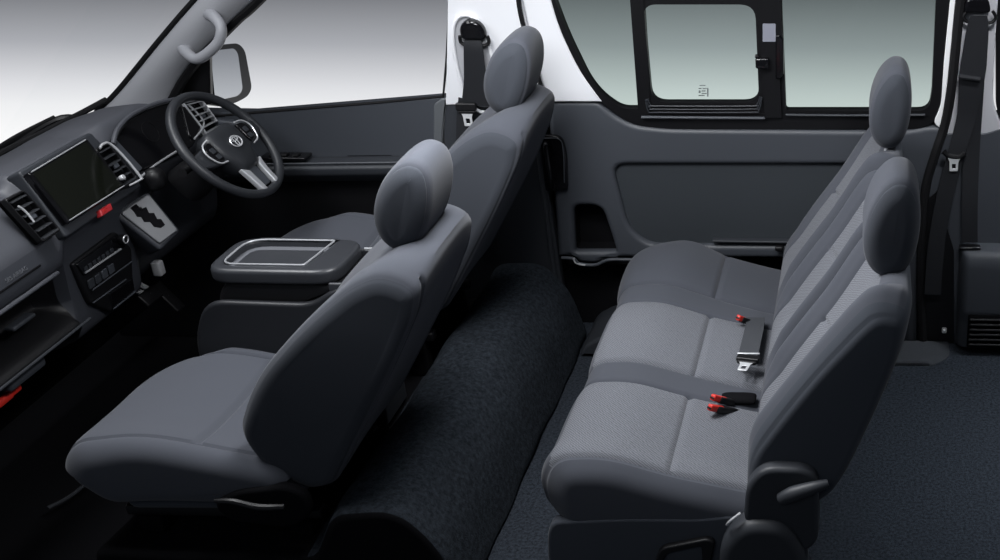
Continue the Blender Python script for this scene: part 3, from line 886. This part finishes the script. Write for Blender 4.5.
#          base        cowl          top          crest         screenTop     faceBot       shelf         a             b             c            d            e            f
PASS = [(-2.66, .80), (-2.655, .882), (-2.52, .92), (-2.40, .945), (-2.315, .955), (-2.245, .865), (-2.222, .835), (-2.205, .76), (-2.215, .725), (-2.33, .70), (-2.34, .60), (-2.22, .565), (-2.21, .545), (-2.32, .50), (-2.62, .48)]
CENT = [(-2.66, .80), (-2.655, .882), (-2.52, .935), (-2.40, .972), (-2.305, .985), (-2.262, .955), (-2.215, .835), (-2.205, .815), (-2.225, .775), (-2.235, .72), (-2.245, .62), (-2.25, .52), (-2.26, .48), (-2.34, .44), (-2.62, .42)]
DRIV = [(-2.64, .80), (-2.62, .892), (-2.52, .945), (-2.40, .985), (-2.285, 1.0), (-2.262, .965), (-2.225, .865), (-2.205, .835), (-2.235, .77), (-2.25, .72), (-2.28, .62), (-2.30, .52), (-2.32, .48), (-2.38, .44), (-2.62, .42)]
DEND = [(-2.60, .80), (-2.56, .885), (-2.50, .905), (-2.42, .92), (-2.32, .93), (-2.27, .915), (-2.225, .85), (-2.215, .82), (-2.24, .77), (-2.25, .72), (-2.28, .62), (-2.30, .52), (-2.32, .48), (-2.38, .44), (-2.60, .42)]


def dsec(y):
    keys = [(-.74, PASS), (-.17, PASS), (-.13, CENT), (.17, CENT), (.26, DRIV), (.42, DRIV), (.68, DEND), (.745, DEND)]
    for (a, A), (b, B) in zip(keys, keys[1:]):
        if y <= b + 1e-6:
            t = sm(a, b, y); P = [Vector(p).lerp(Vector(q), t) for p, q in zip(A, B)]; break
    ed = .05 * sm(.55, .745, abs(y))
    return [Vector((p.x + (ed if p.x < -2.5 else 0), y, p.y)) for p in P]


ysd = [-.74 + 1.485 * k / 120 for k in range(121)]
secs = []
for y in ysd:
    s3 = dsec(y); q = roundpoly([(v.x, v.z) for v in s3], .018, 4)
    secs.append([Vector((p.x, y, p.y)) for p in q])


def dm(i, j, c):
    if c.y < -.15 and c.z < .722 and c.z > .45: return 2  # black faces paint in the shade of the open passenger shelf
    if c.z > .80 and c.x < -2.18: return 0
    return 1


dmesh = loft(secs, matfn=dm)
obj('dash_body', dmesh, [DASH, DASHL, BLK], dash, smooth=50)

# face plane shared by screen, vents and meter
FO = Vector((-2.255, 0, .965)); FU = Vector((0, 1, 0)); FV = Vector((-.066, 0, .148)).normalized()
ffn, fpx, fw = frame(FO, FU, FV)


def fpw(x, y, w):
    p = onplane(x, y, FO + fw * w, fw) - FO
    return (p.dot(FU), p.dot(FV))


def fp(pts, r=0, w=0): return [tuple(p) for p in roundpoly([(*fpw(p[0], p[1], w), *(p[2:] if len(p) > 2 else ())) for p in pts], r)]


off = lambda d: (lambda u, v, w: ffn(u, v, w + d))
# centre surround panel and screen
obj('center_surround', plate([fp([(18, 172, .01), (90, 132, .01), (142, 186, .01), (66, 238, .01)], .01)], off(.002), .05, .006), PLASD, dash)
scr = obj('screen_bezel', plate([fp([(28, 173, .006), (87, 138, .006), (126, 187, .004), (68, 224, .004)], .005, .022)], off(.022), .03, .004), GLOSS, dash)
obj('display', plate([fp([(33, 174, .004), (86, 142, .004), (122, 185, .003), (70, 219, .003)], .003, .023)], off(.0232), .002), mat('display_black', (.006, .007, .005), .08), scr)
br = fp([(28, 173), (87, 138), (126, 187), (68, 224)], 0, .022)
for rim_ in (tube([ffn(br[0][0] + .01, br[0][1] - .002, .023), ffn(br[1][0] - .01, br[1][1] - .002, .023)], .0018, 6, smoothn=1),
                        tube([ffn(br[3][0] + .012, br[3][1] + .006, .023), ffn(br[2][0] - .004, br[2][1] + .006, .023)], .0018, 6, smoothn=1)):
    obj('screen_rim', rim_, SILV, scr)


def vent(pts, d, n, nm='air_vent', frame_m=SILV, louv=None):
    """louvred vent: outline pts (px) given as a quad tl, tr, br, bl"""
    q = [fpw(*p, d) for p in pts]
    v = obj(nm, plate([[tuple(p) for p in roundpoly(q, .008)], [tuple(p) for p in roundpoly([tuple(Vector(p).lerp(Vector((sum(a[0] for a in q) / 4, sum(a[1] for a in q) / 4)), .10)) for p in q], .008)]], off(d + .006), .03, .003), frame_m, dash)
    obj('vent_cavity', plate([[tuple(p) for p in roundpoly(q, .008)]], off(d - .012), .01), BLKM, v)
    for k in range(n):
        t = (k + .6) / n
        a = Vector(q[0]).lerp(Vector(q[3]), t); b = Vector(q[1]).lerp(Vector(q[2]), t)
        a2, b2 = a.lerp(b, .10), a.lerp(b, .90)
        A = ffn(a2.x, a2.y, d); B = ffn(b2.x, b2.y, d)
        secs = []
        for P in (A, B):
            dn = (FV * -.002 + fw * .008)
            secs.append([P + dn + FV * .0015, P - dn + FV * .0015, P - dn - FV * .0015, P + dn - FV * .0015])
        obj('louvre', loft(secs), louv or LOUV, v)
    m = [(Vector(q[0]) + Vector(q[3])) / 2, (Vector(q[1]) + Vector(q[2])) / 2]
    c = m[0].lerp(m[1], .5)
    obj('vent_tab', plate([rrect(c.x - .010, c.y - .008, c.x + .010, c.y + .006, .003)], off(d + .006), .010, .002), PLAS, v)
    return v


v1 = vent([(3, 200), (22, 190), (60, 231), (42, 243)], .006, 6, frame_m=BLK)
obj('chrome_strip', tube([ffn(*fpx(x, y), .014) for x, y in ((14, 208), (22, 214), (30, 224))], .003, 6), CHR, v1)
v2 = vent([(94, 150), (106, 143), (137, 180), (123, 189)], .014, 6, frame_m=BLK)
obj('chrome_strip', tube([ffn(*fpx(x, y), .022) for x, y in ((94, 151), (97, 147), (103, 146), (112, 153), (124, 166), (136, 181))], .0038, 8), CHR, v2)
obj('chrome_strip', tube([ffn(*fpx(x, y), .022) for x, y in ((124, 188), (130, 185), (137, 181))], .003, 8), CHR, v2)
kc = fpx(115, 181)
obj('volume_knob', join([plate([ell(kc[0], kc[1], .008, .008, 24)], off(.034), .014, .003)]), CHR, dash)

# hazard switch on shelf, its triangle
hz = fpx(104, 210)
hb = obj('hazard_switch', plate([fp([(98.5, 210.5, .003), (109.5, 203.5, .003), (112, 210, .003), (101, 217, .003)], .003, .011)], off(.016), .02, .003), REDD, dash)
tri = [fpw(103.5, 212, .016), fpw(107.6, 209.4, .016), fpw(104, 207.4, .016)]
obj('triangle_mark', tube([ffn(a, b, .0165) for a, b in tri], .0008, 5, smoothn=1, closed=True), RED, hb)

# instrument binnacle: dark recess with lens and trim line
mt = fp([(112, 143, .01), (124, 122, .03), (150, 107, .05), (190, 97, .03), (199, 112, .03), (196, 145, .03), (172, 158, .02), (139, 172, .02)], .02, .01)
mc = obj('instrument_cluster', plate([mt], off(.010), .04, .006, 3), GLOSS, dash)
obj('cluster_hood', tube([ffn(*fpx(x, y), .016) for x, y in ((109, 146), (113, 132), (126, 118), (148, 107), (172, 101), (190, 99))], .007, 8), DASH, dash)
obj('cluster_side', plate([fp([(108, 146, .003), (113, 142, .003), (139, 170, .003), (134, 175, .003)], .003)], off(.016), .03, .003), PLAS, dash)
for (x, y, r) in ((148, 133, .034), (174, 120, .034)):
    c0 = fpx(x, y)
    obj('gauge', plate([ell(c0[0], c0[1], r, r, 36), ell(c0[0], c0[1], r * .93, r * .93, 36)], off(.011), .001), BLK, mc)
obj('cluster_trim', tube([ffn(*fpx(x, y), .014) for x, y in ((138, 178), (150, 168), (165, 158), (178, 150))], .0035, 8), SILV, dash)

# outer vent and switch panel at the far end
v3 = vent([(181, 102), (200, 98), (221, 127), (207, 136)], .014, 6, louv=SILV)
obj('switch_panel', plate([fp([(178, 108, .006), (184, 108, .006), (199, 124, .006), (192, 142, .01), (186, 138, .01)], .006)], off(.015), .02, .003), GLOSS, dash)
obj('chrome_strip', tube([ffn(*fpx(x, y), .018) for x, y in ((184, 107), (191, 113), (199, 123), (198, 131), (190, 141))], .003, 8), SILV, dash)
obj('mirror_controls', rbox(at(229, 124, y=.70), (.12, .03, .03), .01, (0, .1, 0)), PLAS, dash)

# radio / air conditioning stack
sfn, spx, sw_ = frame((-2.238, 0, .70), (0, 1, 0), (.06, 0, 1))
def sp(pts, r=0): return [tuple(p) for p in roundpoly([(*spx(p[0], p[1]), *(p[2:] if len(p) > 2 else ())) for p in pts], r)]
so = lambda d: (lambda u, v, w: sfn(u, v, w + d))
st = obj('radio_panel', plate([sp([(68, 264, .012), (112, 231, .015), (128, 248, .01), (130, 291, .01), (107, 312, .01), (86, 303, .01)], .01)], so(.012), .03, .005), BLK, dash)
obj('radio_face', plate([sp([(71, 264, .008), (112, 234, .012), (121, 246, .008), (79, 276, .008)], .008)], so(.016), .02, .003), GLOSS, st)
kn = spx(114.5, 238.5)
obj('knob', plate([ell(kn[0], kn[1], .0135, .0135, 28)], so(.034), .02, .004, 3), BLK, st)
obj('knob_ring', tube([sfn(a, b, .034) for a, b in ell(kn[0], kn[1], .0115, .0115, 28)], .002, 6, smoothn=1, closed=True), CHR, st)
for (a, b, m, r) in (((79, 272.5), (115, 248.5), SILV, .003), ((86, 290), (126, 261), PLAS, .0022), ((87, 302.5), (120, 279), PLAS, .0022)):
    obj('trim_line', tube([sfn(*spx(*a), .018), sfn(*spx(*b), .018)], r, 6, smoothn=1), m, st)
for k in range(7):
    p = Vector((80, 268)).lerp(Vector((106, 250)), k / 6); c0 = spx(*p)
    obj('preset_button', plate([rrect(c0[0] - .007, c0[1] - .006, c0[0] + .007, c0[1] + .006, .002)], so(.019), .006, .0015), PLASD, st)
for k in range(4):
    p = Vector((86, 283)).lerp(Vector((106, 268.5)), k / 3); c0 = spx(*p)
    obj('climate_button', plate([rrect(c0[0] - .013, c0[1] - .014, c0[0] + .013, c0[1] + .014, .004)], so(.018), .006, .002), PLASD if k < 2 else PLAS, st)
obj('ashtray', plate([sp([(104, 293, .008), (128, 277, .006), (130, 290, .006), (108, 308, .006)], .006)], so(.016), .02, .004), GLOSS, st)
obj('trim_line', tube([sfn(*spx(108, 308.5), .017), sfn(*spx(130, 291), .017)], .0022, 6, smoothn=1), PLAS, st)

# gear selector panel: silver plate facing the driver, black zig-zag gate, lever with a round knob
g = [at(122, 211, y=.145), at(151, 195, y=.235), at(178, 229, y=.25), at(160, 243, y=.165)]
gfn, gpx, gw = frame(g[0], g[1] - g[0], g[3] - g[0])
def gp(pts, r=0): return [tuple(p) for p in roundpoly([(*gpx(p[0], p[1]), *(p[2:] if len(p) > 2 else ())) for p in pts], r)]
gs = obj('gear_selector', plate([gp([(121, 213, .008), (149, 194, .01), (178, 230, .006), (160, 243.5, .006)], .006)], lambda u, v, w: gfn(u, v, w), .014, .003, 3), mat('brushed_selector', (.20, .205, .215), .38, metal=.4), dash)
obj('selector_housing', plate([gp([(112, 212, .02), (150, 191, .01), (182, 230, .01), (162, 250, .01)], .01)], lambda u, v, w: gfn(u, v, w - .008), .09, .01, 3), DASHL, dash)
gate = gp([(130, 208), (136, 204), (141, 209), (146, 207), (149, 213), (154, 213), (157, 219), (161, 219), (165, 225), (161, 228), (154, 227), (150, 222), (144, 222), (141, 217), (137, 217), (134, 212)], .001)
obj('gate_slot', plate([gate], lambda u, v, w: gfn(u, v, w + .001), .002), BLKM, gs)
lev = obj('gear_lever', tube([gfn(*gpx(139, 210), 0), at(146, 200, y=.24), at(155, 184, y=.26)], .007, 8), BLK, dash)
kb = at(155, 179, y=.26)
obj('lever_knob', pillow([Vector(p) for p in ell(kb.x, kb.z, .031, .036, 36, 2.2)], kb.y - .03, kb.y + .03, .028, 36, 3), BLK, lev)

# passenger side: glove line, lower shelf handle, tray objects
obj('shelf_edge', tube([Vector((-2.208, y, .728)) for y in (-.74, -.45, -.2)], .006, 8, smoothn=1), DASH, dash)
obj('airbag_lettering', textmesh('SRS AIRBAG', .016, lambda x, y, z: Vector((-2.2105, -.335, .79)) + Vector((0, 1, 0)) * x + Vector((-.02, 0, .1)).normalized() * y + Vector((.98, 0, .19)) * z), mat('dark_lettering', (.12, .125, .14), .6), dash)
obj('airbag_seam', tube([Vector((-2.209, y, .775)) for y in (-.74, -.25)], .0035, 6, smoothn=1), BLKM, dash)
obj('glove_latch', rbox(at(20, 322, y=-.30), (.03, .09, .012), .005), PLAS, dash)
obj('tray_lip', tube([Vector((-2.205, y, .553)) for y in (-.74, -.5, -.3, -.14)], .004, 8, smoothn=1), PLASD, dash)
sk = at(15, 366, y=-.38)
hk = obj('socket_housing', pillow(roundpoly([(sk.x - .04, sk.z - .035), (sk.x - .04, sk.z + .03), (sk.x, sk.z + .04), (sk.x + .035, sk.z - .005), (sk.x + .035, sk.z - .035)], .01), sk.y - .08, sk.y + .07, .012, 40, 4), PLAS, dash)
obj('socket_cap', rbox(sk + Vector((.020, .01, .015)), (.012, .06, .05), .006, (0, math.radians(-40), 0)), BLK, hk)
obj('release_handle', join([rbox(at(10, 393, y=-.42), (.02, .07, .02), .006), rbox(at(3, 400, y=-.46), (.02, .06, .02), .006)]), RED, dash)

# pedals far down in the driver's footwell
fw_ = obj('wall_front', rbox((-2.68, .0, .47), (.05, 1.5, .72), .01), BLKM, kind='structure')
for nm, lab, c0, sz in (('brake_pedal', 'wide dark pedal half hidden in the driver footwell, the left one', at(150, 296, y=.36), (.015, .09, .05)),
                        ('accelerator_pedal', 'slim dark pedal in the driver footwell, the right one', at(168, 297, y=.50), (.015, .05, .12))):
    t = thing(nm, lab, 'pedal', c0)
    obj('pad', rbox(c0, sz, .006, (0, -.6, 0)), BLK, t)
    obj('arm', tube([c0, c0 + Vector((-.10, 0, .06)), c0 + Vector((-.19, 0, .2)), c0 + Vector((-.22, 0, .30))], .009, 8), STEEL, t)
obj('column_bracket', rbox(at(158, 268, y=.33), (.03, .03, .05), .006), STEEL, dash)

# ================================================================ steering wheel
wc = at(227, 145, y=.40)
ph = math.radians(37)
nv = Vector((math.cos(ph), 0, math.sin(ph))); tv = Vector((-math.sin(ph), 0, math.cos(ph))); yv = Vector((0, 1, 0))
swl = thing('steering_wheel', 'black leather steering wheel with silver spokes and round emblem', 'steering wheel', wc)
W = lambda a, b, c=0: wc + yv * a + tv * b + nv * c     # a: across, b: up the wheel, c: toward driver
RR = .184
rimp = []
me = []
n1, n2 = 96, 16
secs = []
for i in range(n1 + 1):
    a = 2 * PI * i / n1; ca, sa = math.cos(a), math.sin(a)
    k = 1 + .10 * G((abs(ca) - .97), .25) * 1
    secs.append([W(ca * (RR + .0138 * k * math.cos(b)), sa * (RR + .0138 * k * math.cos(b)), .0138 * 1.1 * math.sin(b)) for b in [2 * PI * j / n2 for j in range(n2)]])
obj('rim', loft(secs, caps=False), LEA, swl)
wf = lambda d: (lambda u, v, w: W(u, v, w + d))
hubo = [(-.075, .052, .03), (-.055, .066, .03), (.055, .066, .03), (.075, .052, .03), (.078, .0, .03), (.060, -.045, .03), (.035, -.085, .02), (-.035, -.085, .02), (-.060, -.045, .03), (-.078, .0, .03)]
P = [Vector((p.x * 1.10 + .004, p.y * 1.08 - .010)) for p in roundpoly(hubo, .03)]
secs = []
for d, f in ((-.045, .80), (-.02, .98), (0, 1.0), (.014, .98), (.024, .92), (.031, .80), (.035, .6), (.037, .35), (.0375, .1)):
    secs.append([W(p.x * f, p.y * f, d - .01) for p in P])
obj('hub', loft(secs), LEA, swl)
# spokes: left / right dark with controls, lower twin silver
for s in (-1, 1):
    sp_ = [(s * .055, .035), (s * .12, .030), (s * .178, .022), (s * .178, -.022), (s * .13, -.035), (s * .06, -.045)]
    q = obj('spoke', plate([[tuple(p) for p in roundpoly(sp_, .012)]], wf(.012), .022, .006, 3), LEA, swl)
    cl = [(s * .082, .036), (s * .118, .030), (s * .132, .006), (s * .116, -.028), (s * .084, -.036)]
    obj('control_pad', plate([[tuple(p) for p in roundpoly(cl, .012)]], wf(.020), .012, .003, 3), GLOSS, q)
    obj('pad_trim', tube([W(a * 1.0, b, .0205) for a, b in ((s * .084, .042), (s * .122, .034), (s * .138, .006), (s * .120, -.033), (s * .084, -.042))], .0026, 8, smoothn=5), CHR, q)
    obj('control_key', join([plate([rrect(s * .103 - .010, -.002, s * .103 + .010, .016, .004)], wf(.0225), .004, .001), plate([rrect(s * .100 - .010, -.024, s * .100 + .010, -.008, .004)], wf(.0225), .004, .001)]), PLASD, q)
    lo = [(s * .030 + .004, -.100), (s * .062 + .004, -.080), (s * .054, -.120), (s * .050, -.172), (s * .026, -.178)]
    obj('lower_spoke', plate([[tuple(p) for p in roundpoly(lo, .008)]], wf(.014), .018, .005, 3), SILV, swl)
obj('lower_bridge', plate([[tuple(p) for p in roundpoly([(-.022, -.08), (.022, -.08), (.020, -.165), (-.020, -.165)], .01)]], wf(.006), .012, .003), PLAS, swl)
# emblem: three interlocked ovals
eo = .030
em = obj('emblem', tube([W(a + .006, b - .008, eo) for a, b in ell(0, 0, .0265, .0185, 40)], .0022, 8, smoothn=1, closed=True), CHR, swl)
obj('emblem_oval', tube([W(a + .006, b - .0005, eo) for a, b in ell(0, 0, .0175, .0062, 32)], .0016, 8, smoothn=1, closed=True), CHR, em)
obj('emblem_oval', tube([W(a + .006, b - .008, eo) for a, b in ell(0, 0, .0070, .0175, 32)], .0016, 8, smoothn=1, closed=True), CHR, em)
# column shroud and stalks
cl_ = obj('steering_column', loft([[W(a * f, b * f - .01, c) for a, b in ell(0, 0, .055, .05, 24, 3)] for c, f in ((-.035, .7), (-.045, 1), (-.12, 1.1), (-.20, 1.25))]), BLK, dash)
obj('stalk', tube([W(-.04, .0, -.08), W(-.12, .01, -.07), W(-.175, .012, -.06)], [.009, .008, .014], 10), BLK, cl_)
obj('stalk', tube([W(.04, .0, -.08), W(.12, .01, -.07), W(.165, .012, -.06)], [.009, .008, .013], 10), BLK, cl_)

# ===================================================================== lights
def area(name, loc, target, size, size_y, power, col=(1, 1, 1)):
    l = bpy.data.lights.new(name, 'AREA'); l.shape = 'RECTANGLE'; l.size = size; l.size_y = size_y
    l.energy = power; l.color = col
    o = bpy.data.objects.new(name, l); COL.objects.link(o); o.location = loc
    o.rotation_euler = (Vector(target) - Vector(loc)).to_track_quat('-Z', 'Y').to_euler()
    return o


area('overhead_softbox', (-1.0, .20, 3.0), (-.75, .15, .4), 1.1, .8, 8, (.95, .97, 1))
area('front_softbox', (-2.7, .20, 2.9), (-1.6, .0, .6), .9, .8, 18, (.95, .97, 1))
area('bench_softbox', (-.85, -.44, 1.80), (-.45, -.55, .4), .7, .4, 27, (.96, .975, 1))
area('cabin_softbox', (-2.05, -.42, 1.85), (-1.8, -.40, .5), .6, .4, 14, (.96, .975, 1))
a_ = area('rear_fill', (1.5, -.1, 2.9), (.75, .0, .0), 1.0, .8, 8, (.9, .95, 1))  # added unseen fill to lift the cargo floor
a_.data.spread = math.radians(50)
area('side_fill', (-1.0, -4.2, 3.4), (-.8, -.6, .6), 2.4, 1.0, 16, (.85, .92, 1))  # added unseen fill for the near sides of the seats
for x_, p_ in ((-1.3, 2.2), (-.4, .8), (.5, 2.6)):
    a_ = area('wall_fill', (x_, -1.3, 3.3), (x_ * .85 - .05, .74, 1.18), .9, .4, p_, (.97, .98, 1))  # added unseen fills, narrowed to brighten only the upper wall
    a_.data.spread = math.radians(28)

w = bpy.data.worlds.new('studio'); S.world = w; w.use_nodes = True
nt = w.node_tree; nt.nodes.clear()
N_ = lambda t: nt.nodes.new(t)
out = N_('ShaderNodeOutputWorld'); bg = N_('ShaderNodeBackground')
tc = N_('ShaderNodeTexCoord'); sx = N_('ShaderNodeSeparateXYZ')
nt.links.new(tc.outputs['Generated'], sx.inputs[0])


def mth(op, a, b=None, c=None):
    m = N_('ShaderNodeMath'); m.operation = op
    for i, v in enumerate((a, b, c)):
        if v is None: continue
        if isinstance(v, (int, float)): m.inputs[i].default_value = v
        else: nt.links.new(v, m.inputs[i])
    return m.outputs[0]


yy = mth('MAXIMUM', sx.outputs['Y'], .05)
q = mth('DIVIDE', sx.outputs['Z'], yy)
ramp = N_('ShaderNodeValToRGB')
fac = mth('MULTIPLY_ADD', q, 2.0, 1.0)   # q -0.5..0 -> 0..1
nt.links.new(fac, ramp.inputs[0])
el = ramp.color_ramp.elements
def srgb(v): return ((v / 255 + .055) / 1.055) ** 2.4
stops = [(.20, (253, 253, 254)), (.27, (251, 251, 252)), (.33, (239, 240, 242)), (.37, (222, 223, 227)), (.45, (170, 172, 178)), (.54, (120, 122, 127)), (.62, (94, 96, 101)), (.85, (60, 61, 64))]
el[0].position = stops[0][0]; el[0].color = (*[srgb(c) for c in stops[0][1]], 1)
el[1].position = stops[-1][0]; el[1].color = (*[srgb(c) for c in stops[-1][1]], 1)
for p, c in stops[1:-1]:
    e = el.new(p); e.color = (*[srgb(k) for k in c], 1)
# the lit backdrop stands on the far side only; the rest of the studio is dark
ms = N_('ShaderNodeMapRange'); ms.inputs['From Min'].default_value = .05; ms.inputs['From Max'].default_value = .45
nt.links.new(sx.outputs['Y'], ms.inputs['Value'])
mx = N_('ShaderNodeMix'); mx.data_type = 'RGBA'
mx.inputs['A'].default_value = (.030, .034, .042, 1)
nt.links.new(ms.outputs[0], mx.inputs['Factor']); nt.links.new(ramp.outputs[0], mx.inputs['B'])
nt.links.new(mx.outputs['Result'], bg.inputs[0]); bg.inputs[1].default_value = 1.0
nt.links.new(bg.outputs[0], out.inputs[0])

S.view_settings.view_transform = 'Standard'
S.view_settings.look = 'None'
S.view_settings.exposure = 0
S.view_settings.gamma = 1
S.view_settings.use_curve_mapping = False
